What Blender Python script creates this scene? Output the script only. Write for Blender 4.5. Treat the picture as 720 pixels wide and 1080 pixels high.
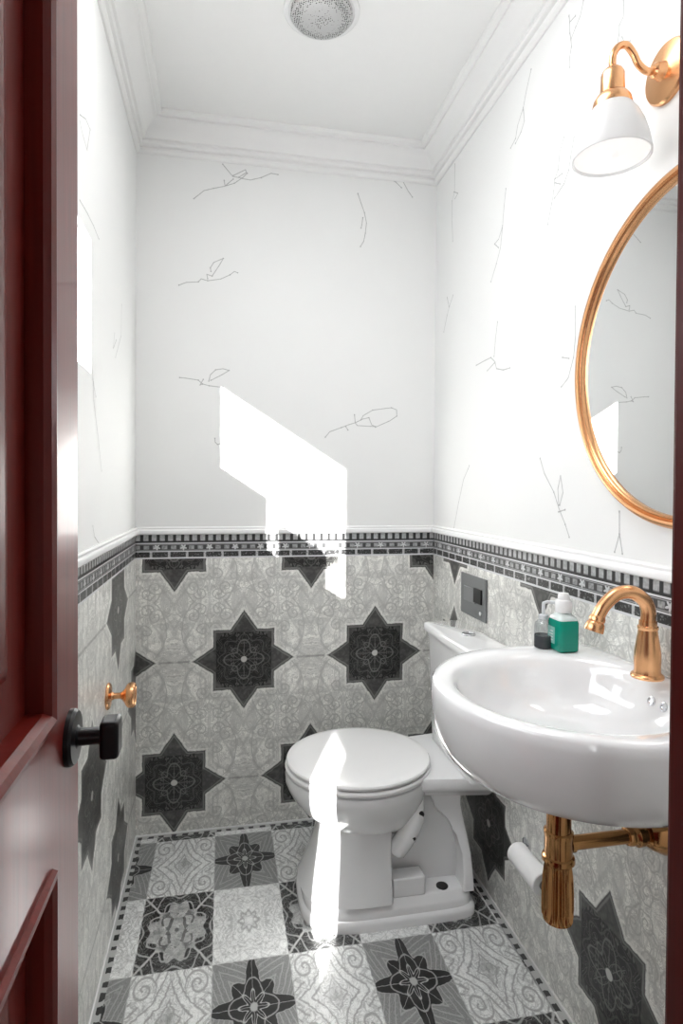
import bpy, bmesh, math, random
from mathutils import Vector, Matrix
PI = math.pi
C = bpy.context.scene
col = C.collection
for o in list(bpy.data.objects):
    bpy.data.objects.remove(o)

# ------------------------------------------------------------------ camera
cam_d = bpy.data.cameras.new('camera')
cam = bpy.data.objects.new('camera', cam_d); col.objects.link(cam)
FW = Vector((0.19475, 0.98072, -0.01618)).normalized()
UP = Vector((-0.00310, 0.01711, 0.99985))
RT = FW.cross(UP).normalized(); UP = RT.cross(FW).normalized()
M = Matrix((RT, UP, -FW)).transposed().to_4x4()
M.translation = Vector((0, 0, 1.2))
cam.matrix_world = M
cam_d.sensor_fit = 'HORIZONTAL'; cam_d.sensor_width = 36
cam_d.lens = 31.569; cam_d.shift_y = -0.01975
cam_d.clip_start = 0.02; cam_d.clip_end = 200
C.camera = cam

# ------------------------------------------------------------------ world, sun, area lights, exposure
w = bpy.data.worlds.new('world'); C.world = w; w.use_nodes = True
bg = w.node_tree.nodes['Background']
bg.inputs[0].default_value = (0.93, 0.96, 1.0, 1); bg.inputs[1].default_value = 4.2
sd = bpy.data.lights.new('sun', 'SUN'); sd.energy = 25; sd.angle = math.radians(0.5); sd.color = (1, .985, .96)
sun = bpy.data.objects.new('sun', sd); col.objects.link(sun)
SUN = Vector((0.40, 1.0, -0.258))
sun.rotation_euler = SUN.to_track_quat('-Z', 'Y').to_euler(); sun.location = (-2, -4, 3)
def area(name, loc, aim, sx, sy, power, color=(1, 1, 1)):
    d = bpy.data.lights.new(name, 'AREA'); d.shape = 'RECTANGLE'; d.size = sx; d.size_y = sy; d.energy = power; d.color = color
    o = bpy.data.objects.new(name, d); col.objects.link(o); o.location = loc
    o.rotation_euler = (Vector(aim) - Vector(loc)).to_track_quat('-Z', 'Z').to_euler()
    return o
area('hall_fill', (-0.15, -1.05, 1.15), (0.45, 2, .6), 0.25, 1.4, 2.6)  # unseen fill added on the hall side to brighten the lower room
area('ceiling_fill', (0.12, 1.05, 2.41), (0.12, 1.05, 0), 0.6, 0.6, 5.2)  # unseen overhead fill added to brighten the walls, not a fixture
vs = C.view_settings
vs.view_transform = 'Standard'; vs.look = 'None'; vs.gamma = 1; vs.use_curve_mapping = False
vs.exposure = 0.62

# ------------------------------------------------------------------ node expression helper
class E:
    def __init__(s, nt, v): s.nt = nt; s.v = v
    def _o(s, op, *a):
        n = s.nt.nodes.new('ShaderNodeMath'); n.operation = op
        for i, x in enumerate((s,) + a):
            x = x.v if isinstance(x, E) else x
            if isinstance(x, (int, float)): n.inputs[i].default_value = float(x)
            else: s.nt.links.new(x, n.inputs[i])
        return E(s.nt, n.outputs[0])
    def __add__(s, o): return s._o('ADD', o)
    __radd__ = __add__
    def __sub__(s, o): return s._o('SUBTRACT', o)
    def __rsub__(s, o): return (s * -1) + o
    def __mul__(s, o): return s._o('MULTIPLY', o)
    __rmul__ = __mul__
    def __truediv__(s, o): return s._o('DIVIDE', o)
    def abs(s): return s._o('ABSOLUTE')
    def min(s, o): return s._o('MINIMUM', o)
    def max(s, o): return s._o('MAXIMUM', o)
    def fr(s): return s._o('FRACT')
    def rnd(s): return s._o('ROUND')
    def sin(s): return s._o('SINE')
    def cos(s): return s._o('COSINE')
    def sqrt(s): return s._o('SQRT')
    def pw(s, k): return s._o('POWER', k)
    def at2(s, o): return s._o('ARCTAN2', o)
    def pp(s, k): return s._o('PINGPONG', k)
    def lt(s, o): return s._o('LESS_THAN', o)
    def gt(s, o): return s._o('GREATER_THAN', o)
    def soft(s, edge, wd):                  # 1 below edge, 0 above, smooth over wd
        n = s.nt.nodes.new('ShaderNodeMapRange'); n.interpolation_type = 'SMOOTHSTEP'
        s.nt.links.new(s.v, n.inputs[0])
        n.inputs[1].default_value = edge - wd; n.inputs[2].default_value = edge + wd
        n.inputs[3].default_value = 1; n.inputs[4].default_value = 0
        return E(s.nt, n.outputs[0])
def mixv(a, b, f): return a + (b - a) * f   # a,b numbers or E, f E
def hyp(a, b): return (a * a + b * b).sqrt()

def new_mat(name):
    m = bpy.data.materials.new(name); m.use_nodes = True
    nt = m.node_tree; b = nt.nodes['Principled BSDF']
    return m, nt, b
def coords(nt):
    t = nt.nodes.new('ShaderNodeTexCoord'); s = nt.nodes.new('ShaderNodeSeparateXYZ')
    nt.links.new(t.outputs['Object'], s.inputs[0])
    return t.outputs['Object'], E(nt, s.outputs[0]), E(nt, s.outputs[1]), E(nt, s.outputs[2])
def noise(nt, vec, scale, detail=3, dist=0.0, rough=.5, mapscale=None):
    if mapscale:
        mp = nt.nodes.new('ShaderNodeMapping'); mp.inputs['Scale'].default_value = mapscale
        nt.links.new(vec, mp.inputs[0]); vec = mp.outputs[0]
    n = nt.nodes.new('ShaderNodeTexNoise'); n.inputs['Scale'].default_value = scale
    n.inputs['Detail'].default_value = detail; n.inputs['Distortion'].default_value = dist; n.inputs['Roughness'].default_value = rough
    nt.links.new(vec, n.inputs['Vector'])
    return E(nt, n.outputs[0])
def grey_to(nt, b, g, tint=(1, 1, .96)):
    c = nt.nodes.new('ShaderNodeCombineColor')
    for i in range(3):
        x = g * tint[i]
        nt.links.new(x.v, c.inputs[i])
    nt.links.new(c.outputs[0], b.inputs['Base Color'])
def comb(nt, a, b_, c=0.0):
    n = nt.nodes.new('ShaderNodeCombineXYZ')
    for i, v in enumerate((a, b_, c)):
        if isinstance(v, E): nt.links.new(v.v, n.inputs[i])
        else: n.inputs[i].default_value = v
    return n.outputs[0]
def bump(nt, b, h, strength, dist=.002):
    n = nt.nodes.new('ShaderNodeBump'); n.inputs['Strength'].default_value = strength; n.inputs['Distance'].default_value = dist
    nt.links.new(h.v, n.inputs['Height']); nt.links.new(n.outputs[0], b.inputs['Normal'])
def plain(name, rgb, rough=.5, metal=0, coat=0, spec=.5, var=.03, scale=30, bmp=0):
    m, nt, b = new_mat(name)
    vec, x, y, z = coords(nt)
    n = noise(nt, vec, scale)
    f = (n - .5) * (2 * var) + 1
    c = nt.nodes.new('ShaderNodeCombineColor')
    for i in range(3): nt.links.new((f * rgb[i]).v, c.inputs[i])
    nt.links.new(c.outputs[0], b.inputs['Base Color'])
    b.inputs['Roughness'].default_value = rough; b.inputs['Metallic'].default_value = metal
    b.inputs['Coat Weight'].default_value = coat; b.inputs['Specular IOR Level'].default_value = spec
    if bmp: bump(nt, b, n, bmp)
    return m

# ------------------------------------------------------------------ patterned materials
def spiral(X, Z, cx, cz, R, k, sgn=1):
    a = X - cx; c = Z - cz
    r = hyp(a, c); th = a.at2(c) * (sgn / (2 * PI))
    f = (r * k + th).fr()
    line = (f - .5).abs().soft(.15, .10)
    return line * r.soft(R, .003)
def wall_tile(name, axis, u0, P, z0, R, swap=False):
    m, nt, b = new_mat(name)
    vec, x, y, z = coords(nt)
    u = x if axis == 'x' else y
    n1 = noise(nt, vec, 42, 3)
    n2 = noise(nt, vec, 70, 3)
    uw = u + (n1 - .5) * .013; zw = z + (n2 - .5) * .013
    us = uw + z.gt(.84) * (P / 2) if swap else uw
    us = u + (us - u) - (n1 - .5) * .007; zs = z + (n2 - .5) * .006
    def local(uu, zz, du, dz):
        a = (((uu - u0 - du) / P + .5).fr() - .5) * P
        c = (((zz - z0 - dz) / (2 * R) + .5).fr() - .5) * (2 * R)
        return a, c
    def star(a, c):
        a1, c1 = a.abs(), c.abs()
        return (a1.max(c1) - .106).min((a1 * .68 + c1 - .119) * .8).min((c1 * .68 + a1 - .119) * .8)
    aA, cA = local(us, zs, 0, 0); aB, cB = local(us, zs, P / 2, R)
    sA, sB = star(aA, cA), star(aB, cB)
    k = sB.lt(sA)
    s = sA.min(sB); a = mixv(aA, aB, k); c = mixv(cA, cB, k)
    r = hyp(a, c); th = a.at2(c)
    # light field with engraved scrolls
    X = (uw - u0).pp(P / 4); Z = (zw - z0).pp(R / 2)
    q = P / 4
    ln = spiral(X, Z, q * .52, R * .38, .030, 62)
    ln = ln.max(spiral(X, Z, q * .80, R * .26, .028, 70, -1))
    ln = ln.max(spiral(X, Z, q * .30, R * .30, .020, 80, -1) * .8)
    ln = ln.max(spiral(X, Z, q * .75, R * .43, .026, 72, 1))
    ln = ln.max((hyp(X - q, (Z - R * .27) * .8) - .093).abs().soft(.0022, .0015))
    ln = ln.max((hyp(X, Z - R / 2) - .045).abs().soft(.002, .0015) * .8)
    petal = ((X * 1.0 + (Z * 24).sin() * .02 + (X * 40).cos() * .012) * 26)
    ln = ln.max((petal.fr() - .5).abs().soft(.07, .05) * .7)
    n3 = noise(nt, vec, 26, 4, 1.6)
    hatch = ((n3 * 15).fr() - .5).abs().soft(.15, .12)
    ln = ln.max(hatch * .75)
    fo = noise(nt, comb(nt, X, Z, .37), 19, 2, 1.5)
    ln = ln.max((fo - .50).abs().soft(.012, .010)).max((fo - .60).abs().soft(.010, .008) * .8).max((fo - .42).abs().soft(.008, .007) * .7)
    leafm = fo.soft(.47, .02)
    seam = (X - q).abs().soft(.0012, .0006).max((Z - R * .5).abs().soft(.0010, .0005) * .7)
    light = (n2 - .5) * .14 + .95
    light = light * mixv(.90, 1.06, noise(nt, vec, 34, 4, .8).soft(.5, .13))
    light = mixv(light, .60, leafm * .6)
    light = mixv(light, .42, ln * .75)
    light = mixv(light, .50, (s - .026).abs().soft(.004, .003) * .6)
    light = mixv(light, .72, seam * .5)
    # star
    l1 = (r - (th * 4).cos() * .017 - .052).abs().soft(.0028, .0015)
    l2 = (r - (th * 8).cos() * .010 - .080).abs().soft(.0022, .0014) * .8
    l3 = ((th * 4).sin() * r).abs().soft(.0035, .002) * r.soft(.07, .004) * r._o('GREATER_THAN', .016)
    l4 = (r - (th * 4 + PI).cos() * .02 - .034).abs().soft(.0020, .0014)
    fs = noise(nt, comb(nt, a.abs(), c.abs(), .9), 38, 1, .9)
    dl = l1.max(l2 * .6).max(l3).max(l4).max((fs - .52).abs().soft(.014, .012) * .8).max((fs - .40).abs().soft(.010, .01) * .6)
    dark = mixv((n3 - .5) * .03 + .014, .17, dl)
    dark = mixv(dark, .60, r.soft(.011, .0015))
    body = a.abs().max(c.abs())
    tipc = ((n1 - .5).abs() * .30 + .055)
    dark = mixv(tipc, dark, body.soft(.096, .0015) * (a.abs() + c.abs()).soft(.165, .0025))
    outl = (s + .006).abs().soft(.0022, .0015)
    dark = mixv(dark, .20, outl)
    light = mixv(light, .30, c.abs().soft(.0035, .002) * a.abs().gt(.16) * (n3 * 1.4))
    g = mixv(light, dark, s.soft(0, .0016))
    g = mixv(g, .85, (s - .005).abs().soft(.0026, .0016) * .75)
    grey_to(nt, b, g, (1, 1, .955))
    b.inputs['Roughness'].default_value = .28
    bump(nt, b, g, .15, .001)
    return m
def border_mat(name, axis):
    m, nt, b = new_mat(name)
    vec, x, y, z = coords(nt)
    u = x if axis == 'x' else y
    n1 = noise(nt, vec, 150, 2)
    t = (1.039 - z) / .084                       # 0 top .. 1 bottom
    # teeth
    fu = ((u / .027).fr() - .5).abs()
    tooth = fu.soft(.30, .05) * t.soft(.26, .03)
    teeth = mixv(.025, (n1 - .5) * .5 + .48, tooth)
    # middle band
    cu = ((u / .088).fr() - .5) * .088; cz = (t - .53) * .084
    rr = hyp(cu, cz); tt = cu.at2(cz)
    ros = (rr - (tt * 5).cos() * .004 - .008).soft(0, .001)
    dash = ((u / .030).fr() - .5).abs().soft(.30, .05) * (t - .53).abs().soft(.075, .02) * ((n1 - .5) * 1.6 + .75)
    mid = mixv(.05, .42, dash)
    mid = mixv(mid, .62, ros)
    mid = mixv(mid, .35, (((t - .53).abs() - .115).abs()).soft(.012, .008))
    # bottom dashes
    d2 = mixv(.03, .50, (((u / .060).fr() - .5).abs() - .43).gt(0))
    d2 = mixv(d2, .2, (n1 - .5).abs().gt(.14))
    g = mixv(teeth, .025, t.gt(.29))
    g = mixv(g, .70, t.gt(.34))
    g = mixv(g, mid, t.gt(.385))
    g = mixv(g, .70, t.gt(.675))
    g = mixv(g, d2, t.gt(.715))
    g = mixv(g, .70, t.gt(.935))
    grey_to(nt, b, g, (.97, .985, 1.0))
    b.inputs['Roughness'].default_value = .28
    bump(nt, b, g, .2, .0012)
    return m
def floor_mat():
    m, nt, b = new_mat('floor tile')
    vec, x, y, z = coords(nt)
    n1 = noise(nt, vec, 45, 3); n2 = noise(nt, vec, 80, 3)
    xw = x + (n1 - .5) * .007; yw = y + (n2 - .5) * .007
    xi = (xw - .075) / .193; yi = (yw - 1.378) / .2835
    c = xi.rnd(); r_ = yi.rnd()
    p = xi - c; q = yi - r_
    cp = (c * .5).fr().gt(.25); rp = (r_ * .5).fr().gt(.25)
    P, Q = p.abs(), q.abs()
    r = hyp(p, q); th = p.at2(q)
    n3 = noise(nt, vec, 24, 4, 1.5)
    hatch = ((n3 * 12).fr() - .5).abs().soft(.12, .1)
    fo = noise(nt, comb(nt, P * .5, Q * .5, cp * .7 + rp * 1.9), 14, 2, 1.1)
    fl = (fo - .50).abs().soft(.014, .012).max((fo - .60).abs().soft(.012, .01) * .8).max((fo - .41).abs().soft(.010, .01) * .7)
    base = mixv((n2 - .5) * .16 + .90, .58, (fo - .5).abs().soft(.05, .025) * .5)
    base = mixv(base, .42, fl * .7)
    # eight-pointed star tile
    Rr = (th * 2).cos().abs().pw(7) * .34 + (th * 2).sin().abs().pw(3) * .17 + .175
    st = r - Rr
    ang4 = (th * 4).sin() * r
    leaf = (((P - Q).abs() * 9 + (r * 6)).fr() - .5).abs().soft(.10, .07)
    bgc = mixv(.25, .52, leaf * .6)
    bgc = mixv(bgc, .46, hatch * .45)
    dk = (n3 - .5) * .03 + .022
    wl = ang4.abs().soft(.011, .006) * .8
    wl = wl.max((r - (th * 8).cos() * .05 - .13).abs().soft(.012, .008))
    wl = wl.max((r - (th * 4).cos() * .06 - .24).abs().soft(.009, .006) * .7)
    dk = mixv(dk, .50, wl)
    dk = mixv(dk, .5, r.soft(.045, .01))
    star = mixv(bgc, dk, st.soft(0, .006))
    star = mixv(star, .45, (st - .012).abs().soft(.008, .005) * .7)
    # pale medallion
    mc = ((r * 9 + (th * 4).cos() * 1.3).fr() - .5).abs().soft(.09, .07)
    med = mixv(base, .46, mc * .4)
    med = mixv(med, .48, hatch * .45)
    med = mixv(med, .33, (r - (th * 8).cos() * .025 - .12).abs().soft(.02, .015) * .7)
    # scroll and diamond
    dm = P + Q * .8 + ((P - Q) * 5).cos() * .05
    sc = ((dm * 8.5 + (n3 - .5) * .8).fr() - .5).abs().soft(.11, .08)
    sp = spiral(P, Q, .33, .33, .16, 11)
    sc2 = mixv(sc, sp, hyp(P - .33, Q - .33).soft(.16, .01))
    scr = mixv(base, .33, sc2 * .8)
    scr = mixv(scr, .36, hatch * .4)
    scr = mixv(scr, .25, dm.soft(.15, .02) * (.5 + (n3 - .5) * 1.5))
    # dark cornered frame
    fr = r - .41 - (th * 4).cos() * .035 + (th * 12).cos() * .035
    dkc = mixv((n3 - .5) * .03 + .03, .55, ((P - Q).abs()).soft(.018, .01))
    dkc = mixv(dkc, .50, (((r * 7 + (th * 8).cos() * .35).fr() - .5).abs().soft(.08, .05)) * .8)
    inner = mixv((n1 - .5) * .7 + .46, .26, hatch * .8)
    dkc = mixv(dkc, .45, fl * .55)
    frm = mixv(dkc, inner, fr.soft(-.05, .012))
    frm = mixv(frm, .04, (fo.soft(.44, .02)) * r.soft(.3, .03) * .6)
    g = mixv(mixv(star, med, rp), mixv(scr, frm, rp), cp)
    seam = (P - .5).abs().soft(.006, .003).max((Q - .5).abs().soft(.004, .002))
    g = mixv(g, .55, seam * .6)
    # checker strip along the walls
    XL, XR, D = -.2894, .7775, 2.135
    d = (x - XL).min(XR - x).min(D - y)
    run = mixv(x, y, (D - y).gt(.024))
    ck = ((run / .038 + (n1 - .5) * .8).fr()).gt(.5)
    chk = mixv(.5, .04, ck)
    chk = mixv(chk, .5, d.lt(.009))
    g = mixv(g, chk, d.lt(.022))
    grey_to(nt, b, g, (.985, 1, .985))
    b.inputs['Roughness'].default_value = .3
    bump(nt, b, g, .12, .001)
    return m
def wood_red(name='mahogany door paint', rgb=(.20, .016, .010), spec=.4, coat=.22):
    m, nt, b = new_mat(name)
    vec, x, y, z = coords(nt)
    n = noise(nt, vec, 10, 4, .6, mapscale=(14, 14, .7))
    c = nt.nodes.new('ShaderNodeCombineColor')
    f = (n - .5) * .7 + 1
    for i, v in enumerate(rgb): nt.links.new((f * v).v, c.inputs[i])
    nt.links.new(c.outputs[0], b.inputs['Base Color'])
    b.inputs['Specular IOR Level'].default_value = spec; b.inputs['Roughness'].default_value = .36; b.inputs['Coat Weight'].default_value = coat; b.inputs['Coat Roughness'].default_value = .12
    bump(nt, b, n, .12, .001)
    return m
def shower_mat():
    m, nt, b = new_mat('perforated steel')
    vec, x, y, z = coords(nt)
    v = nt.nodes.new('ShaderNodeTexVoronoi'); v.inputs['Scale'].default_value = 190; v.inputs['Randomness'].default_value = .35
    nt.links.new(vec, v.inputs['Vector'])
    d = E(nt, v.outputs['Distance'])
    g = mixv(.55, .03, d.soft(.33, .06))
    grey_to(nt, b, g, (1, 1, 1))
    b.inputs['Metallic'].default_value = .7; b.inputs['Roughness'].default_value = .35
    bump(nt, b, g, .4, .001)
    return m
def glass_mat(name, tint=(1, 1, 1), gl=.08):
    m = bpy.data.materials.new(name); m.use_nodes = True; nt = m.node_tree; nt.nodes.clear()
    o = nt.nodes.new('ShaderNodeOutputMaterial'); mx = nt.nodes.new('ShaderNodeMixShader')
    t = nt.nodes.new('ShaderNodeBsdfTransparent'); g = nt.nodes.new('ShaderNodeBsdfGlossy')
    t.inputs[0].default_value = (*tint, 1); g.inputs[1].default_value = .03
    mx.inputs[0].default_value = gl
    nt.links.new(t.outputs[0], mx.inputs[1]); nt.links.new(g.outputs[0], mx.inputs[2]); nt.links.new(mx.outputs[0], o.inputs[0])
    return m

WP = plain('pale wallpaper', (.83, .835, .825), .6, var=.015, scale=6)
TW = plain('twig ink', (.46, .465, .46), .6, var=.25, scale=120)
WHITE = plain('white painted plaster', (.86, .86, .85), .55, var=.01)
GLOSSW = plain('white enamel trim', (.86, .86, .86), .25, var=.01)
PORC = plain('white porcelain', (.86, .865, .87), .07, coat=1, var=.01)
SEAT = plain('white seat plastic', (.87, .87, .87), .18, coat=.4, var=.01)
BRASS = plain('brushed copper gold', (.78, .42, .21), .27, metal=1, var=.06, scale=60)
BRASSD = plain('aged brass', (.56, .29, .12), .16, metal=1, var=.12, scale=50)
CHROME = plain('chrome', (.72, .73, .75), .12, metal=1)
BLACK = plain('black satin metal', (.012, .012, .013), .32, metal=.2)
DARK = plain('dark hole', (.02, .02, .02), .6)
GREYP = plain('grey control plate', (.16, .165, .17), .35)
RED = wood_red()
REDD = wood_red('dark mahogany frame', (.06, .004, .003), .12, 0)
SHADEW = plain('white glass shade', (.84, .85, .86), .3, coat=.3)
def frosted(name, rgb=(.9, .9, .9), glow=0):
    m = bpy.data.materials.new(name); m.use_nodes = True; nt = m.node_tree; b = nt.nodes['Principled BSDF']
    vec, x, y, z = coords(nt)
    n = noise(nt, vec, 30); c = nt.nodes.new('ShaderNodeCombineColor')
    for i in range(3): nt.links.new(((n * .02 + .98) * rgb[i]).v, c.inputs[i])
    t = nt.nodes.new('ShaderNodeBsdfTranslucent'); mx = nt.nodes.new('ShaderNodeMixShader'); mx.inputs[0].default_value = .45
    nt.links.new(c.outputs[0], b.inputs['Base Color']); nt.links.new(c.outputs[0], t.inputs[0]); b.inputs['Roughness'].default_value = .25
    b.inputs['Emission Color'].default_value = (1, .98, .95, 1); b.inputs['Emission Strength'].default_value = glow
    nt.links.new(b.outputs[0], mx.inputs[1]); nt.links.new(t.outputs[0], mx.inputs[2]); nt.links.new(mx.outputs[0], nt.nodes['Material Output'].inputs[0])
    return m
SHADEF = frosted('white opal glass')
GLOW = frosted('opal diffuser with added glow', glow=.35)  # emission added to brighten the opening of the unlit sconce
T_BACK = wall_tile('back wall tile', 'x', .076, .477, .595, .42)
T_RIGHT = wall_tile('right wall tile', 'y', 1.36, .565, .63, .42, True)
T_LEFT = wall_tile('left wall tile', 'y', 1.436, .70, .497, .355)
B_X = border_mat('border tile along x', 'x'); B_Y = border_mat('border tile along y', 'y')
FLOOR = floor_mat()

# twig lines of the wallpaper, in metres on each wall
BACK_TWIGS = [[(-0.1,2.194),(-0.066,2.225),(-0.034,2.236),(0.003,2.247),(0.037,2.261),(0.065,2.283),(0.081,2.3)],[(0.059,2.28),(0.092,2.278),(0.129,2.29),(0.164,2.309),(0.188,2.307)],[(-0.003,2.322),(0.031,2.284),(0.062,2.281)],[(0.033,2.287),(0.075,2.312),(0.078,2.302),(0.052,2.283)],[(0.002,2.267),(0.005,2.248),(0.033,2.275)],[(-0.149,1.895),(-0.125,1.906),(-0.084,1.911),(-0.075,1.922),(-0.053,1.917),(-0.009,1.926),(0.023,1.943),(0.038,1.956),(0.049,1.952)],[(-0.053,1.924),(-0.056,1.939),(-0.038,1.934),(-0.015,1.971),(-0.0,1.998),(-0.032,1.982),(-0.044,1.962),(-0.042,1.95)],[(0.477,2.27),(0.488,2.24),(0.502,2.204),(0.51,2.168),(0.506,2.13),(0.5,2.1),(0.488,2.08)],[(0.496,2.185),(0.493,2.16),(0.49,2.147)],[(0.595,2.334),(0.617,2.328),(0.641,2.308)],[(0.647,2.331),(0.667,2.298),(0.683,2.278)],[(-0.146,1.579),(-0.127,1.578),(-0.084,1.573),(-0.069,1.56),(-0.047,1.555),(0.0,1.551)],[(-0.069,1.56),(-0.078,1.556),(-0.067,1.576)],[(-0.048,1.571),(-0.043,1.593),(-0.025,1.611),(0.0,1.616),(0.021,1.611),(-0.003,1.595),(-0.041,1.574)],[(-0.027,1.373),(-0.026,1.36),(-0.018,1.352),(-0.002,1.357)],[(0.012,1.258),(0.03,1.25),(0.051,1.252)],[(0.363,1.386),(0.379,1.406),(0.421,1.422),(0.448,1.433),(0.473,1.441),(0.47,1.47)],[(0.446,1.414),(0.438,1.426)],[(0.473,1.441),(0.5,1.455),(0.524,1.461),(0.535,1.435),(0.549,1.429),(0.481,1.431),(0.473,1.441)],[(0.494,1.452),(0.503,1.468),(0.538,1.489),(0.581,1.496),(0.609,1.5),(0.629,1.493),(0.63,1.47),(0.604,1.452),(0.549,1.427)]]
RIGHT_TWIGS = [[(1.209,2.281),(1.221,2.256),(1.238,2.244),(1.257,2.23)],[(1.266,2.29),(1.263,2.273),(1.262,2.248),(1.257,2.228),(1.255,2.211),(1.261,2.195),(1.26,2.169)],[(1.263,2.273),(1.24,2.27)],[(1.073,2.174),(1.073,2.14),(1.085,2.134),(1.087,2.114),(1.09,2.096)],[(1.076,2.104),(1.07,2.09),(1.051,2.077)],[(1.438,2.285),(1.461,2.248),(1.478,2.212),(1.508,2.183),(1.519,2.154),(1.547,2.144)],[(1.477,2.206),(1.471,2.173),(1.489,2.154),(1.519,2.141)],[(1.282,2.022),(1.298,1.997),(1.305,1.959),(1.319,1.944),(1.322,1.919),(1.328,1.901),(1.349,1.849)],[(1.24,1.998),(1.251,1.966),(1.26,1.935),(1.278,1.914),(1.318,1.899)],[(1.319,1.944),(1.286,1.941)],[(1.319,1.936),(1.295,1.921)],[(1.955,2.315),(1.957,2.22),(1.977,2.2),(1.977,2.13),(1.969,2.058)],[(1.963,2.224),(1.926,2.202),(1.952,2.196)],[(1.573,2.045),(1.583,2.003),(1.591,1.95),(1.603,1.892),(1.628,1.856),(1.663,1.816)],[(1.594,1.945),(1.615,1.922),(1.641,1.918),(1.615,1.897)],[(1.961,1.87),(1.995,1.842),(2.016,1.817),(2.047,1.766)],[(2.017,1.88),(1.999,1.843)],[(1.617,1.685),(1.628,1.643),(1.637,1.59)],[(1.762,1.589),(1.705,1.591),(1.658,1.591),(1.629,1.572),(1.681,1.557)],[(1.629,1.568),(1.62,1.551),(1.578,1.539),(1.537,1.537)],[(1.227,1.614),(1.224,1.548),(1.231,1.5),(1.251,1.458),(1.279,1.442)],[(1.276,1.51),(1.249,1.502)],[(1.808,1.277),(1.854,1.234),(1.894,1.158),(1.934,1.069)],[(1.371,1.279),(1.351,1.242),(1.306,1.195),(1.284,1.158),(1.256,1.121),(1.239,1.093)],[(1.284,1.165),(1.289,1.203),(1.278,1.233),(1.267,1.195),(1.28,1.165)],[(1.284,1.149),(1.257,1.155)],[(1.064,1.158),(1.063,1.113),(1.077,1.076)],[(1.063,1.113),(1.053,1.075)]]
LEFT_TWIGS = [[(1.318,1.962),(1.374,1.986),(1.417,1.989),(1.386,1.928)],[(1.318,1.948),(1.345,1.937),(1.386,1.928)],[(1.317,1.788),(1.386,1.793),(1.453,1.793),(1.511,1.787)],[(1.837,1.73),(1.829,1.639),(1.736,1.556)],[(1.722,1.619),(1.703,1.573),(1.749,1.607)],[(1.42,1.499),(1.443,1.454),(1.453,1.397),(1.501,1.321),(1.543,1.24)],[(1.443,1.445),(1.476,1.41)],[(1.443,1.112),(1.462,1.086),(1.511,1.066)]]

# ------------------------------------------------------------------ mesh helpers
def link(name, bm, mats, parent=None, smooth=True, bevel=0, auto=35):
    me = bpy.data.meshes.new(name)
    bmesh.ops.recalc_face_normals(bm, faces=bm.faces)
    bm.to_mesh(me); bm.free()
    if not isinstance(mats, (list, tuple)): mats = [mats]
    for m in mats: me.materials.append(m)
    o = bpy.data.objects.new(name, me); col.objects.link(o)
    if parent: o.parent = parent
    if bevel:
        md = o.modifiers.new('bevel', 'BEVEL'); md.width = bevel; md.segments = 3; md.limit_method = 'ANGLE'; md.angle_limit = math.radians(35)
    if smooth:
        for p in me.polygons: p.use_smooth = True
        me.set_sharp_from_angle(angle=math.radians(auto))
    return o
def localize(o, root):
    """parent o to root keeping the world coordinates its mesh was written in"""
    o.parent = root; o.matrix_parent_inverse = Matrix.Translation(-root.location)
    return o
def box(bm, a, b, mi=0):
    x0, y0, z0 = a; x1, y1, z1 = b
    v = [bm.verts.new(p) for p in ((x0,y0,z0),(x1,y0,z0),(x1,y1,z0),(x0,y1,z0),(x0,y0,z1),(x1,y0,z1),(x1,y1,z1),(x0,y1,z1))]
    for f in ((0,3,2,1),(4,5,6,7),(0,1,5,4),(1,2,6,5),(2,3,7,6),(3,0,4,7)):
        bm.faces.new([v[i] for i in f]).material_index = mi
    return v
def loft(bm, rings, cap0=True, cap1=True, closed=True):
    vs_ = [[bm.verts.new(p) for p in r] for r in rings]
    n = len(rings[0])
    for a, b in zip(vs_, vs_[1:]):
        for i in range(n if closed else n - 1):
            j = (i + 1) % n
            bm.faces.new((a[i], a[j], b[j], b[i]))
    if cap0: bm.faces.new(vs_[0][::-1])
    if cap1: bm.faces.new(vs_[-1])
    return vs_
def frame_for(d):
    d = Vector(d).normalized()
    a = Vector((0, 0, 1)) if abs(d.z) < .9 else Vector((1, 0, 0))
    u = d.cross(a).normalized(); return d, u, d.cross(u).normalized()
def lathe(bm, prof, origin=(0,0,0), axis=(0,0,1), n=48, flute=None, cap=True):
    """prof: list of (radius, along axis)"""
    d, u, v = frame_for(axis); o = Vector(origin)
    rings = []
    for k, (r, h) in enumerate(prof):
        ring = []
        for i in range(n):
            t = 2 * PI * i / n
            rr = max(r, 1e-4)
            if flute and flute[0] <= k <= flute[1]: rr *= 1 - flute[3] * abs(math.sin(t * flute[2] / 2)) ** .7
            ring.append(o + d * h + (u * math.cos(t) + v * math.sin(t)) * rr)
        rings.append(ring)
    return loft(bm, rings, cap, cap)
def tube(bm, pts, rad, n=20, cap=True):
    pts = [Vector(p) for p in pts]
    rads = rad if isinstance(rad, (list, tuple)) else [rad] * len(pts)
    T = []
    for i in range(len(pts)):
        a = pts[max(i-1,0)]; b = pts[min(i+1,len(pts)-1)]; T.append((b - a).normalized())
    d, u, v = frame_for(T[0]); rings = []
    for p, t, r in zip(pts, T, rads):
        u = (u - t * u.dot(t)).normalized(); v = t.cross(u)
        rings.append([p + (u * math.cos(2*PI*i/n) + v * math.sin(2*PI*i/n)) * r for i in range(n)])
    loft(bm, rings, cap, cap)
def spline(ctrl, k=10):
    P = [Vector(p) for p in ctrl]; P = [P[0]*2-P[1]] + P + [P[-1]*2-P[-2]]; out = []
    for i in range(1, len(P) - 2):
        for j in range(k):
            t = j / k; a, b, c, d = P[i-1:i+3]
            out.append(.5 * ((2*b) + (c-a)*t + (2*a-5*b+4*c-d)*t*t + (3*b-a-3*c+d)*t**3))
    out.append(P[-2]); return out
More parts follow.
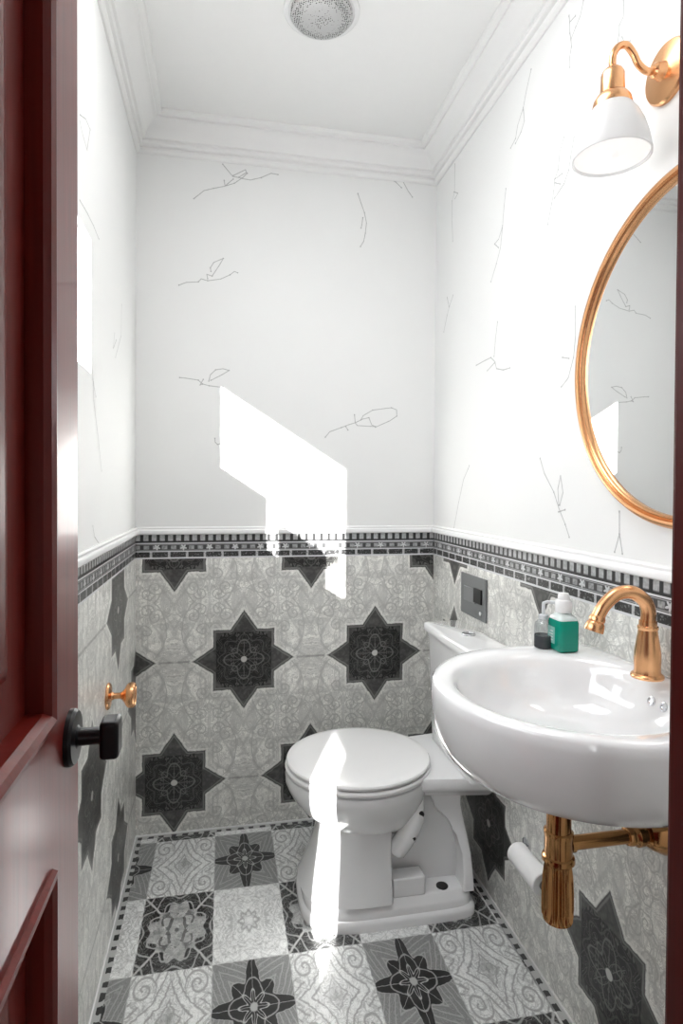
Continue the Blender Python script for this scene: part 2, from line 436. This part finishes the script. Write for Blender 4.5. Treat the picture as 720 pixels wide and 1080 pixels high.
def empty(name, loc, label, cat, group=None):
    o = bpy.data.objects.new(name, None); col.objects.link(o); o.location = loc; o.empty_display_size = .1
    o['label'] = label; o['category'] = cat
    if group: o['group'] = group
    bpy.context.view_layer.update()
    return o
def part(name, bm, m, root, label=None, **k):
    o = link(name, bm, m, None, **k); o.parent = root
    r = root; off = Vector((0, 0, 0))
    while r: off += r.location; r = r.parent
    o.data.transform(Matrix.Translation(-off))
    if label: o['label'] = label
    return o
def struct(o): o['kind'] = 'structure'; return o

# ------------------------------------------------------------------ the room
XL, XR, D, YF = -.2894, .7775, 2.135, -1.15
ZR0, ZR1, ZC, ZT = .955, 1.039, 2.329, 2.435
TH = .12
def cell_wall(name, us, zs, solid, pos, inward, twigs, mats, axis, TH=.12):
    """wall of cells. us along the wall, zs up; inner face plane at pos; inward = +1/-1 direction of the room"""
    bm = bmesh.new()
    def P(u, z, dpt):
        return (u, pos - inward * dpt, z) if axis == 'x' else (pos - inward * dpt, u, z)
    def quad(pts, mi):
        bm.faces.new([bm.verts.new(p) for p in pts]).material_index = mi
    nu, nz = len(us) - 1, len(zs) - 1
    S = lambda i, j: 0 <= i < nu and 0 <= j < nz and solid((us[i]+us[i+1])/2, (zs[j]+zs[j+1])/2)
    for i in range(nu):
        for j in range(nz):
            if not S(i, j): continue
            u0, u1, z0, z1 = us[i], us[i+1], zs[j], zs[j+1]
            zm = (z0 + z1) / 2
            mi = 1 if zm < ZR0 else (2 if zm < ZR1 else 0)
            quad([P(u0,z0,0), P(u1,z0,0), P(u1,z1,0), P(u0,z1,0)], mi)
            quad([P(u0,z0,TH), P(u0,z1,TH), P(u1,z1,TH), P(u1,z0,TH)], 0)
            for (di, dj, a, b) in ((-1,0,(u0,z0),(u0,z1)), (1,0,(u1,z0),(u1,z1)), (0,-1,(u0,z0),(u1,z0)), (0,1,(u0,z1),(u1,z1))):
                if not S(i+di, j+dj): quad([P(*a,0), P(*b,0), P(*b,TH), P(*a,TH)], 0)
    for pl in twigs:                              # inked twig lines of the wallpaper
        pp = [Vector((a, b)) for a, b in pl]
        for a, b in zip(pp, pp[1:]):
            d = (b - a)
            if d.length < 1e-4: continue
            nrm = Vector((-d.y, d.x)).normalized() * .0014; e = d.normalized() * .0012
            q = [a - e + nrm, b + e + nrm * .8, b + e - nrm * .8, a - e - nrm]
            quad([P(k.x, k.y, -.0005) for k in q], 3)
        for a in (pp[0], pp[-1]) + tuple(pp[2:-1:2]):
            q = [(a.x + 0.0027*math.cos(t*PI/3), a.y + 0.0027*math.sin(t*PI/3)) for t in range(6)]
            quad([P(*k, -.0007) for k in q], 3)
    return struct(link(name, bm, mats, smooth=False))
ZS = [0, ZR0, ZR1, ZT]
wall_back = cell_wall('wall_back', [XL-.025, XR+TH], ZS, lambda u, z: True, D, -1, BACK_TWIGS, [WP, T_BACK, B_X, TW], 'x')
wall_right = cell_wall('wall_right', [YF, D], ZS, lambda u, z: True, XR, -1, RIGHT_TWIGS, [WP, T_RIGHT, B_Y, TW], 'y')
# left wall openings mostly hidden by the door, cut to throw the sun patches
W1 = (.262, 1.4275, 1.265, 1.752)
W2 = (-.10, .275, .34, .850)  # lower opening put in for the sun strip on the toilet
def left_solid(u, z):
    if W2[0] < u < W2[1] and W2[2] < z < W2[3]: return False
    if W1[0] < u < W1[1] and W1[2] < z < W1[3]:
        if u > 1.02 and z < 1.455: return True  # added solid block, shaped to notch the sun patch
        if .48 < u < .864 and z < 1.392: return True  # another added block, stepping the lower edge of the sun patch
        return False
    return True
wall_left = cell_wall('wall_left', [YF, W2[0], W1[0], W2[1], .48, .864, 1.02, W1[1], D],
                      sorted([0, ZR0, ZR1, ZT, W1[2], W1[3], 1.455, 1.392, W2[2], W2[3]]), left_solid, XL, 1, LEFT_TWIGS, [WP, T_LEFT, B_Y, TW], 'y', .025)
bm = bmesh.new(); box(bm, (XL-.025, YF-TH, -.1), (XR+TH, D+TH, 0)); struct(link('floor', bm, FLOOR, smooth=False))
bm = bmesh.new(); box(bm, (XL-.025, YF-TH, ZT), (XR+TH, D+TH, ZT+.1)); struct(link('ceiling', bm, WHITE, smooth=False))
bm = bmesh.new(); box(bm, (XL-.025, YF-TH, 0), (XR+TH, YF, ZT)); struct(link('wall_front', bm, REDD, smooth=False))
# glass panes in the openings
for n_, wv in (('window_1', W1), ('window_2', W2)):
    bm = bmesh.new()
    x0 = XL - .016; t_ = .012
    a, b, c, d = wv
    wf = bmesh.new()
    o = link(n_, (lambda q: (box(q, (x0-.004, a, c), (x0+.004, b, c+t_)), box(q, (x0-.004, a, d-t_*.2), (x0+.004, b, d)), q)[-1])(wf), GLOSSW, smooth=False); struct(o)
    box(bm, (x0-.0015, a, c), (x0+.0015, b, d))
    g = link('glass_pane', bm, glass_mat('window glass'), o, smooth=False)

def run_molding(name, prof, segs, m):
    """prof: (out, z) closed polygon; segs: mitred path along left, back, right walls"""
    bm = bmesh.new(); rings = []
    for (x, y, sx, sy) in segs:
        rings.append([(x + sx * o, y + sy * o, z) for o, z in prof])
    loft(bm, rings)
    return struct(link(name, bm, m, smooth=True, auto=30))
PATH = [(XL, YF, 1, 0), (XL, D, 1, -1), (XR, D, -1, -1), (XR, YF, -1, 0)]
run_molding('trim_1', [(-.01,1.039),(.010,1.039),(.013,1.042),(.014,1.048),(.012,1.054),(.008,1.057),(.008,1.062),(.004,1.066),(-.01,1.066)], PATH, GLOSSW)
crown = [(-.01,2.329),(.006,2.329),(.012,2.333),(.014,2.340),(.010,2.344),(.010,2.349),(.020,2.351),(.024,2.356),(.022,2.362),(.022,2.366),
         (.030,2.368),(.034,2.376),(.038,2.388),(.047,2.400),(.060,2.409),(.070,2.413),(.074,2.414),(.074,2.420),(.080,2.421),(.088,2.424),(.092,2.430),(.092,2.445),(-.01,2.445)]
run_molding('trim_2', crown, PATH, WHITE)
run_molding('baseboard_edge', [(-.01,-.01),(.0035,-.01),(.0035,.004),(-.01,.004)], PATH, GLOSSW)
for o in col.objects:
    if o.name == 'baseboard_edge': o.name = 'baseboard_back'
# right door jamb
bm = bmesh.new()
loft(bm, [[(x, y, z) for x, y in ((.382,.402),(.388,.394),(.47,.394),(.47,.47),(.396,.47),(.396,.455),(.382,.452))] for z in (0, ZT)])
struct(link('trim_3', bm, REDD, smooth=False, bevel=.002))
bm = bmesh.new(); box(bm, (.47, .40, 0), (XR, .46, ZT)); struct(link('wall_hall', bm, WHITE, smooth=False))

# ------------------------------------------------------------------ open door, left
DX = -.105; DT = .030; Y0, Y1 = -.29, .472; Z0, Z1 = .012, 2.04
door = None
bm = bmesh.new()
ST = .068
PY = (Y0 + ST, Y1 - ST)
panels = [(PY[0], PY[1], .16, .958), (PY[0], PY[1], 1.050, Z1 - .10)]
# frame: stiles and rails
for y0, y1, z0, z1 in ((Y0, PY[0], Z0, Z1), (PY[1], Y1, Z0, Z1), (PY[0], PY[1], Z0, .16), (PY[0], PY[1], .958, 1.050), (PY[0], PY[1], Z1-.10, Z1)):
    box(bm, (DX-DT, y0, z0), (DX, y1, z1))
bmesh.ops.remove_doubles(bm, verts=bm.verts, dist=1e-5)
door = struct(link('door_1', bm, RED, smooth=False))
for (y0, y1, z0, z1) in panels:
    bm = bmesh.new()
    for sgn, face in ((1, DX), (-1, DX-DT)):
        rings = []
        for ins, dep in ((0,.0),(.001,.0035),(.004,.0040),(.008,.002),(.011,-.002),(.0115,-.0125),(.020,-.0128),(.034,-.0130),(.042,-.0130),(.052,-.009),(.060,-.0075),(.062,-.0075)):
            rings.append([(face + sgn * dep, yy, zz) for yy, zz in ((y0+ins, z0+ins), (y1-ins, z0+ins), (y1-ins, z1-ins), (y0+ins, z1-ins))])
        loft(bm, rings, False, True)
    link('panel', bm, RED, door, smooth=False)
kz, ky = 1.024, .447
knob = bmesh.new()
lathe(knob, [(.0195,0),(.0195,.003),(.0178,.005),(.008,.0055),(.0062,.007),(.006,.012)], (DX, ky, kz), (1,0,0), 40)
k = link('door_knob', knob, BLACK, door); k['label'] = 'black door knob with round rose and squarish grip'
bm = bmesh.new(); lathe(bm, [(.006,.006),(.006,.024)], (DX, ky, kz), (1,0,0), 24)
link('spindle', bm, BLACK, k)
bm = bmesh.new(); box(bm, (DX+.021, ky-.009, kz-.015), (DX+.034, ky+.010, kz+.012))
link('grip', bm, BLACK, k, bevel=.003)

# ------------------------------------------------------------------ toilet
YC = 1.72
toilet = empty('toilet', (.46, YC, 0), 'white two-piece porcelain toilet with closed round lid on patterned tile floor', 'toilet')
def egg(cx, rf, rb, ry, z, n=56, ex=2.0, yc=YC, exb=None):
    """rf: reach to the front (-x), rb to the back (+x)"""
    pts = []
    for i in range(n):
        t = 2 * PI * i / n; c, s = math.cos(t), math.sin(t)
        e = ex if c < 0 else (exb or ex)
        rx = rf if c < 0 else rb
        pts.append((cx + rx * math.copysign(abs(c) ** (2/e), c), yc + ry * math.copysign(abs(s) ** (2/e), s), z))
    return pts
# bowl
bm = bmesh.new()
loft(bm, [egg(.44,.10,.13,.095,.215), egg(.43,.135,.14,.125,.235), egg(.42,.175,.16,.155,.262), egg(.41,.200,.18,.178,.295), egg(.405,.212,.195,.192,.325),
          egg(.40,.218,.205,.199,.350), egg(.40,.219,.21,.201,.368), egg(.40,.216,.21,.199,.376), egg(.40,.205,.20,.19,.380)])
part('bowl', bm, PORC, toilet)
# deck between bowl and tank
bm = bmesh.new()
def rr(x0, x1, hy0, hy1, z, r=.02, n=6):
    """rounded quad: half-width hy0 at x0, hy1 at x1"""
    c = [(x0, YC-hy0), (x1, YC-hy1), (x1, YC+hy1), (x0, YC+hy0)]; out = []
    for i in range(4):
        p = Vector(c[i]); a = (Vector(c[i-1]) - p).normalized(); b = (Vector(c[(i+1) % 4]) - p).normalized()
        for k in range(n + 1):
            t = k / n; q = p + a * r * (1-t)**2 + b * r * t**2
            out.append((q.x, q.y, z))
    return out
loft(bm, [rr(.50,.765,.085,.13,.322), rr(.49,.768,.10,.150,.340), rr(.48,.77,.12,.165,.352), rr(.47,.772,.13,.172,.362), rr(.47,.772,.132,.174,.384), rr(.475,.772,.128,.172,.390)])
part('deck', bm, PORC, toilet)
# seat and lid
bm = bmesh.new()
loft(bm, [egg(.40,.214,.205,.197,.382), egg(.40,.219,.21,.203,.385), egg(.40,.220,.21,.204,.392), egg(.40,.217,.207,.201,.397), egg(.40,.20,.19,.185,.398)])
part('seat', bm, SEAT, toilet)
bm = bmesh.new()
loft(bm, [egg(.40,.205,.20,.19,.4005), egg(.40,.214,.207,.199,.402), egg(.40,.216,.209,.201,.408), egg(.40,.213,.206,.198,.4125), egg(.40,.204,.198,.189,.4155), egg(.40,.19,.185,.175,.4175), egg(.40,.12,.12,.11,.4195), egg(.40,.03,.03,.03,.420)])
lid = part('lid', bm, SEAT, toilet)
# pedestal: front column, plinth, trap body, rear wing
bm = bmesh.new()
loft(bm, [egg(.41,.190,.055,.160,.062,ex=2.6,exb=16), egg(.41,.178,.055,.155,.085,ex=2.6,exb=16), egg(.41,.158,.055,.148,.13,ex=2.6,exb=16), egg(.41,.140,.055,.142,.18,ex=2.6,exb=16),
          egg(.41,.130,.055,.142,.225,ex=2.5,exb=16), egg(.41,.132,.055,.148,.262,ex=2.4,exb=14), egg(.41,.150,.055,.160,.285,ex=2.2,exb=10)])
part('pedestal', bm, PORC, toilet, auto=50)
bm = bmesh.new()
def pl(ins, z): return egg(.44, .222-ins, .275-ins, .168-ins, z, ex=3.2, exb=9)
loft(bm, [pl(0,0), pl(0,.018), pl(.003,.024), pl(.010,.028), pl(.011,.042), pl(.014,.048), pl(.022,.053), pl(.026,.064), pl(.034,.068)])
part('plinth', bm, PORC, toilet, auto=50)
bm = bmesh.new()
loft(bm, [rr(.44,.70,.075,.080,.06), rr(.44,.69,.075,.080,.20), rr(.44,.66,.07,.075,.27), rr(.47,.64,.07,.075,.335)])
part('trap_body', bm, PORC, toilet, auto=50)
bm = bmesh.new()   # rear wing closing the side recess
def wing(x0, x1, hy, z): return rr(x0, x1, hy, hy, z, .008)
loft(bm, [wing(.672,.706,.146,.062), wing(.676,.704,.142,.10), wing(.674,.700,.135,.16), wing(.660,.692,.124,.21), wing(.635,.685,.112,.255), wing(.600,.680,.105,.29), wing(.585,.68,.105,.33)])
part('rear_wing', bm, PORC, toilet, auto=50)
bm = bmesh.new()   # exposed trapway
tube(bm, spline([(.548,YC-.080,.325),(.535,YC-.112,.275),(.505,YC-.125,.225),(.478,YC-.120,.185)], 8), [.026]*8+[.030]*8+[.028]*8+[.024], 24)
part('trapway', bm, PORC, toilet)
bm = bmesh.new(); box(bm, (.466, YC-.142, .066), (.560, YC-.09, .118)); part('bolt_block', bm, PORC, toilet, bevel=.004)
bm = bmesh.new(); lathe(bm, [(.017,.0),(.017,.0022),(.014,.003)], (.618, YC-.118, .0675), (0,0,1), 28); part('bolt_cap', bm, DARK, toilet, label='dark floor bolt hole')
bm = bmesh.new(); lathe(bm, [(.011,0),(.011,.006),(.007,.009)], (.548, YC-.124, .285), (.2,-1,-.2), 18); part('trap_bolt', bm, DARK, toilet, label='dark trapway bolt')
for px_, py_, pz_ in ((.520, YC-.147, .232), (.484, YC-.141, .192)):
    bm = bmesh.new(); lathe(bm, [(.008,-.004),(.008,.003),(.005,.005)], (px_, py_, pz_), (.2,-1,-.2), 18); part('trap_bolt', bm, DARK, toilet, label='dark trapway bolt')
# tank
bm = bmesh.new()
def shy(r, d=-.04): return [(a, b + d, c) for a, b, c in r]
def tk(ins, z): return shy(rr(.655+ins, .768, .172-ins, .172-ins, z, .018))
loft(bm, [tk(.022,.388), tk(.012,.394), tk(.010,.45), tk(.002,.70), tk(0,.742)])
tank = part('tank', bm, PORC, toilet, auto=50)
bm = bmesh.new()
def tl(ins, z): return shy(rr(.644+ins, .770, .182-ins, .182-ins, z, .016))
loft(bm, [tl(.006,.740), tl(0,.744), tl(0,.764), tl(.004,.768), tl(.010,.770)])
tlid = part('tank_lid', bm, PORC, toilet, auto=50)
bm = bmesh.new(); lathe(bm, [(.021,0),(.021,.003),(.019,.005),(.0155,.005),(.0150,.0035),(.001,.0040)], (.716, 1.66, .770), (0,0,1), 36)
part('flush_button', bm, CHROME, toilet, label='round chrome flush button')

# ------------------------------------------------------------------ washbasin
CX, CY, SR = .60, .92, .25
basin = empty('washbasin', (.7775, CY, .70), 'large round-fronted white porcelain washbasin hung on the tiled right wall', 'washbasin')
def dshape(R, z, back, n=96, cx=CX, cy=CY):
    out = []
    for i in range(n):
        t = 2 * PI * i / n; c, s = math.cos(t), math.sin(t)
        if c > 0:                                  # wall side: straight sides to the wall
            hx = back - cx; k = min(hx / c, R / abs(s) if abs(s) > 1e-6 else 1e9)
            out.append((cx + k * c, cy + k * s, z))
        else: out.append((cx + R * c, cy + R * s, z))
    return out
def circ(r, z, cx=.578, cy=.915, n=96, sx=1.0, sy=1.0): return [(cx + sx*r*math.cos(2*PI*i/n), cy + sy*r*math.sin(2*PI*i/n), z) for i in range(n)]
bm = bmesh.new()
W = .7765
rings = [circ(.020,.752), circ(.05,.7535), circ(.10,.760), circ(.135,.773), circ(.158,.790), circ(.173,.815), circ(.182,.840), circ(.188,.857), circ(.193,.8655,sy=1.02), circ(.200,.8695,sy=1.03),
         dshape(.238,.8715,W-.006), dshape(.2455,.8695,W-.003), dshape(.250,.864,W), dshape(.252,.85,W), dshape(.251,.82,W), dshape(.247,.79,W), dshape(.238,.766,W), dshape(.219,.745,W), dshape(.180,.727,W), dshape(.12,.712,W-.03), dshape(.05,.703,W-.09)]
loft(bm, rings)
part('bowl', bm, PORC, basin, auto=60)
bm = bmesh.new(); lathe(bm, [(.021,0),(.021,.003),(.017,.004),(.014,.002),(.001,.0035)], (.578,.915,.7525), (0,0,1), 32); part('drain', bm, CHROME, basin)
for yy in (.905, .935):
    bm = bmesh.new(); x_ = .578 + math.sqrt(max(0, .176**2 - (yy-.915)**2))
    lathe(bm, [(.0085,-.001),(.0085,.002),(.006,.0025),(.0055,.0005),(.001,.0005)], (x_, yy, .824), (-1, 0, .35), 20); part('overflow_hole', bm, CHROME, basin)

# faucet
fx, fy, fz = .735, .925, .8715
fa = empty('faucet', (fx, fy, fz), 'copper-gold gooseneck faucet standing on the white washbasin', 'faucet')
bm = bmesh.new()
lathe(bm, [(.027,0),(.0275,.003),(.026,.006),(.0225,.008),(.0215,.012),(.0215,.020),(.022,.03),(.0215,.045),(.019,.062),(.0165,.078),(.0158,.084),(.0172,.086),(.0172,.090),(.0150,.092),(.0145,.100)], (fx,fy,fz), n=48)
part('body', bm, BRASS, fa)
bm = bmesh.new()
sp_ = spline([(fx,fy,fz+.098),(fx,fy,fz+.118),(fx-.008,fy+.001,fz+.136),(fx-.030,fy+.004,fz+.150),(fx-.056,fy+.008,fz+.147),(fx-.078,fy+.011,fz+.128),(fx-.090,fy+.012,fz+.108),(fx-.096,fy+.013,fz+.094)], 9)
tube(bm, sp_, [.0128 - .0018*i/len(sp_) for i in range(len(sp_))], 28)
part('spout', bm, BRASS, fa)
bm = bmesh.new(); lathe(bm, [(.0115,0),(.0135,.004),(.0138,.009),(.0125,.011),(.0150,.014),(.0165,.024),(.0165,.028),(.012,.0285)], (fx-.0895,fy+.012,fz+.1095), (-.30,.04,-1), 32)
part('spout_tip', bm, BRASS, fa)

# bottle trap below the basin
tx, ty = .567, .925
tr = empty('bottle_trap', (tx, ty, .461), 'fluted brass bottle trap and waste arm under the washbasin', 'pipe')
bm = bmesh.new(); lathe(bm, [(.016,.7025),(.016,.640),(.0185,.640),(.0185,.632)], (tx,ty,0), n=32); part('tailpiece', bm, CHROME, tr, label='chrome tailpiece')
bm = bmesh.new(); lathe(bm, [(.0195,.655),(.0205,.650),(.0205,.618),(.0245,.616),(.0245,.610),(.0235,.606),(.0235,.576),(.0265,.574),(.0275,.570),(.0275,.566),(.0245,.563)], (tx,ty,0), n=48); part('neck', bm, BRASSD, tr)
bm = bmesh.new(); lathe(bm, [(.022,.566),(.0235,.556),(.0262,.535),(.0275,.51),(.0278,.485),(.0272,.468),(.024,.463),(.010,.461)], (tx,ty,0), n=168, flute=(1,5,13,.27)); part('fluted_cup', bm, BRASSD, tr, auto=60)
bm = bmesh.new(); lathe(bm, [(.0150,.020),(.0150,.027),(.0118,.028),(.0118,.130),(.0150,.131),(.0165,.135),(.0165,.141),(.0140,.143),(.0155,.146),(.0195,.149),(.0195,.158),(.0155,.161),(.0155,.168),(.021,.170),(.021,.178),(.017,.181),(.017,.188)], (tx,ty,.592), (1,0,0), 40); part('waste_arm', bm, BRASSD, tr)
bm = bmesh.new(); lathe(bm, [(.020,.170),(.026,.176),(.031,.186),(.036,.196),(.037,.204),(.037,.2095)], (tx,ty,.592), (1,0,0), 48); part('wall_flange', bm, BRASSD, tr)

# ------------------------------------------------------------------ round mirror
mir = empty('round_mirror', (XR, .884, 1.446), 'round wall mirror in a thin copper-gold frame on the right wall', 'mirror')
bm = bmesh.new()
rings = []
for k in range(144):
    t = 2*PI*k/144; c, s = math.cos(t), math.sin(t)
    rings.append([(XR - o, .884 + r*c, 1.446 + r*s) for r, o in ((.310,0),(.3125,.006),(.3125,.016),(.309,.021),(.304,.0225),(.3005,.021),(.2995,.0165),(.298,.0155),(.2965,.018),(.2935,.0185),(.291,.016),(.2905,.008),(.2905,0))])
rings.append(rings[0])
vv = [[bm.verts.new(p) for p in r] for r in rings[:-1]]
for i in range(144):
    a, b = vv[i], vv[(i+1) % 144]
    for j in range(len(a)):
        jj = (j+1) % len(a); bm.faces.new((a[j], a[jj], b[jj], b[j]))
part('frame', bm, BRASS, mir, auto=50)
m_, nt_, b_ = new_mat('mirror silver'); b_.inputs['Base Color'].default_value = (.86,.87,.87,1); b_.inputs['Metallic'].default_value = 1; b_.inputs['Roughness'].default_value = .01
bm = bmesh.new(); lathe(bm, [(.2915,.002),(.2915,.009)], (XR, .884, 1.446), (-1,0,0), 96); part('mirror_glass', bm, m_, mir, label='silvered mirror glass')

# ------------------------------------------------------------------ wall sconce
sy, sz = .945, 1.945
sx_ = .665
sc = empty('wall_sconce', (XR, sy, sz), 'copper-gold wall sconce with white bell shade above the round mirror', 'wall lamp')
bm = bmesh.new(); lathe(bm, [(.052,0),(.052,.006),(.049,.010),(.030,.013),(.016,.015),(.013,.022),(.0125,.030),(.0085,.034)], (XR,sy,sz), (-1,0,0), 56); part('backplate', bm, BRASS, sc)
bm = bmesh.new(); tube(bm, spline([(XR-.026,sy,sz),(XR-.045,sy,sz-.004),(XR-.062,sy,sz+.006),(XR-.072,sy,sz+.022),(XR-.086,sy,sz+.035),(XR-.102,sy,sz+.030),(sx_,sy,sz+.012),(sx_,sy,sz-.014)], 9), .0062, 20); part('arm', bm, BRASS, sc)
zt = sz - .010
bm = bmesh.new(); lathe(bm, [(.008,.004),(.012,.0),(.0165,-.004),(.0195,-.010),(.0205,-.040),(.0205,-.044),(.026,-.047),(.031,-.055),(.0335,-.066),(.0335,-.070),(.025,-.070)], (sx_,sy,zt), n=44); part('socket', bm, BRASS, sc)
bm = bmesh.new()
lathe(bm, [(.028,-.064),(.034,-.069),(.044,-.083),(.053,-.102),(.0605,-.126),(.0650,-.150),(.0652,-.154),(.0630,-.1545),(.0600,-.130),(.0520,-.104),(.0420,-.084),(.0330,-.072),(.010,-.070)], (sx_,sy,zt), n=64); part('lamp_shade', bm, SHADEF, sc, auto=60)
bm = bmesh.new(); lathe(bm, [(.012,-.1440),(.016,-.1450),(.0612,-.1480),(.0612,-.1500),(.016,-.1475),(.011,-.1490),(.006,-.1530),(.001,-.1535)], (sx_,sy,zt), n=48); part('diffuser', bm, GLOW, sc)

# ------------------------------------------------------------------ ceiling shower head
sh = empty('shower_head', (.247,1.548,ZT), 'round perforated steel shower head set in the white ceiling', 'shower head')
bm = bmesh.new(); lathe(bm, [(.098,0),(.098,.004),(.095,.0065),(.086,.007),(.084,.0055),(.080,.0055)], (.247,1.548,ZT), (0,0,-1), 64); part('ceiling_ring', bm, GLOSSW, sh)
bm = bmesh.new(); lathe(bm, [(.080,.004),(.080,.014),(.077,.018),(.060,.021),(.030,.0235),(.001,.024)], (.247,1.548,ZT), (0,0,-1), 64); part('spray_plate', bm, shower_mat(), sh, label='perforated steel face')

# ------------------------------------------------------------------ things on the right wall
pl_ = empty('control_panel', (XR, 1.76, .80), 'dark grey square control panel with black button above the toilet tank', 'wall panel')
def on_wall(bm, y0, y1, z0, z1, o0, o1): box(bm, (XR-o1, y0, z0), (XR-o0, y1, z1))
bm = bmesh.new(); on_wall(bm, 1.665, 1.855, .800, .930, 0, .006); part('plate', bm, GREYP, pl_, bevel=.002)
bm = bmesh.new(); on_wall(bm, 1.735, 1.825, .845, .890, .005, .009); part('button', bm, plain('mid grey button', (.2,.205,.21), .35), pl_, bevel=.001)
bm = bmesh.new(); on_wall(bm, 1.690, 1.745, .850, .895, .005, .011); part('black_button', bm, BLACK, pl_, bevel=.001, label='black square button')
bm = bmesh.new(); lathe(bm, [(.006,0),(.006,.009),(.004,.010)], (XR,1.700,.822), (-1,0,0), 20); part('indicator', bm, GLOSSW, pl_, label='small white indicator dot')

ro = empty('toilet_paper_roll', (.742, 1.34, .27), 'white toilet paper roll on a wall holder below the washbasin', 'toilet paper')
PAPER = plain('white tissue paper', (.85,.85,.85), .9, var=.03, scale=80, bmp=.2)
bm = bmesh.new()
d, u, v = frame_for((0,1,0))
rs = []
rc = Vector((.742, 1.27, .273))
for r, h in ((.008,.002),(.026,0),(.028,.002),(.028,.128),(.026,.130),(.008,.128)):
    rs.append([rc + d*h + (u*math.cos(2*PI*i/40)+v*math.sin(2*PI*i/40))*r for i in range(40)])
loft(bm, rs, True, True); part('paper', bm, PAPER, ro)
bm = bmesh.new(); lathe(bm, [(.0115,-.002),(.0115,0),(.010,.0005),(.001,.0005)], (.742,1.27,.273), (0,1,0), 24); part('core', bm, plain('grey card core', (.25,.245,.24), .9), ro, label='grey card core')
bm = bmesh.new(); tube(bm, spline([(.742,1.33,.273),(.742,1.405,.273),(.75,1.415,.275),(XR,1.417,.28)], 6), .0045, 14); lathe(bm, [(.016,0),(.016,.004),(.010,.006)], (XR,1.417,.28), (-1,0,0), 24); part('holder', bm, CHROME, ro, label='chrome holder arm')

# brass knob on the left wall
bk = empty('robe_hook', (XL, 1.62, .662), 'round copper-gold robe hook knob on the tiled left wall', 'hook')
bm = bmesh.new(); lathe(bm, [(.033,0),(.034,.003),(.031,.007),(.016,.009),(.011,.011),(.009,.016)], (XL,1.62,.662), (1,0,0), 48); part('rosette', bm, BRASS, bk)
bm = bmesh.new(); lathe(bm, [(.008,.010),(.0075,.030),(.010,.036),(.017,.042),(.026,.047),(.031,.052),(.0325,.060),(.0315,.066),(.029,.0685),(.027,.066),(.012,.066),(.001,.067)], (XL,1.62,.662), (1,0,0), 48); part('handle', bm, BRASS, bk)

# ------------------------------------------------------------------ bottles on the basin
def liquid(name, rgb):
    m, nt, b = new_mat(name); b.inputs['Base Color'].default_value = (*rgb, 1); b.inputs['Roughness'].default_value = .12
    b.inputs['Coat Weight'].default_value = .15; b.inputs['Specular IOR Level'].default_value = .3; return m
z0 = .8712
gx, gy = .690, 1.118
gb = empty('mouthwash_bottle', (gx, gy, z0), 'green bottle with white cap standing on the washbasin rim', 'bottle')
def rrect(cx, cy, hx, hy, z, r=.008, n=5):
    out = []
    for sx, sy_, a0 in ((1,1,0),(-1,1,90),(-1,-1,180),(1,-1,270)):
        for k in range(n+1):
            t = math.radians(a0 + 90*k/n); out.append((cx+sx*(hx-r)+r*math.cos(t), cy+sy_*(hy-r)+r*math.sin(t), z))
    return out
bm = bmesh.new()
loft(bm, [rrect(gx,gy,.020,.023,z0), rrect(gx,gy,.0225,.0255,z0+.003), rrect(gx,gy,.0225,.0255,z0+.058), rrect(gx,gy,.021,.024,z0+.064)])
part('liquid', bm, liquid('teal green liquid', (.0,.27,.19)), gb, auto=50)
bm = bmesh.new()
loft(bm, [rrect(gx,gy,.0212,.0242,z0+.0635), rrect(gx,gy,.0195,.022,z0+.069,.008), rrect(gx,gy,.0145,.0155,z0+.074,.008), rrect(gx,gy,.0125,.0125,z0+.077,.008), rrect(gx,gy,.0125,.0125,z0+.080,.008)])
part('shoulder', bm, plain('milky clear plastic', (.66,.74,.72), .15, coat=.5), gb, label='milky clear bottle shoulder', auto=50)
bm = bmesh.new(); lathe(bm, [(.0165,.078),(.0170,.080),(.0170,.100),(.0150,.103),(.0120,.104),(.0115,.112),(.0095,.117),(.001,.118)], (gx,gy,z0), n=36); part('cap', bm, GLOSSW, gb, label='white screw cap')
bm = bmesh.new()
box(bm, (gx-.0232, gy-.006, z0+.014), (gx-.0226, gy+.019, z0+.048)); part('label_patch', bm, plain('pale print', (.25,.52,.46), .4), gb, label='small pale printed label', smooth=False)
for i in range(4):
    bm = bmesh.new(); box(bm, (gx-.0236, gy+.000, z0+.020+i*.006), (gx-.0231, gy+.015-(i%2)*.004, z0+.022+i*.006)); part('print_line', bm, GLOSSW, gb, smooth=False)
sx2, sy2 = .658, 1.141
sb = empty('soap_dispenser', (sx2, sy2, z0), 'small clear soap dispenser with pump behind the green bottle', 'dispenser')
bm = bmesh.new(); lathe(bm, [(.016,0),(.018,.002),(.018,.026),(.0175,.027)], (sx2,sy2,z0), n=36); part('liquid', bm, liquid('smoky grey liquid', (.05,.055,.06)), sb, label='smoky grey contents')
bm = bmesh.new(); lathe(bm, [(.0178,.027),(.018,.045),(.0165,.052),(.010,.058),(.0085,.062)], (sx2,sy2,z0), n=36); part('bottle_glass', bm, glass_mat('clear bottle glass', (.82,.84,.85)), sb)
bm = bmesh.new(); lathe(bm, [(.010,.060),(.010,.068),(.004,.070),(.0035,.092)], (sx2,sy2,z0), n=24); tube(bm, [(sx2,sy2,z0+.088),(sx2,sy2,z0+.093),(sx2+.006,sy2-.004,z0+.096),(sx2+.026,sy2-.012,z0+.095)], .0035, 14); part('pump', bm, plain('frosted pump', (.62,.64,.66), .25), sb, label='pale pump top')
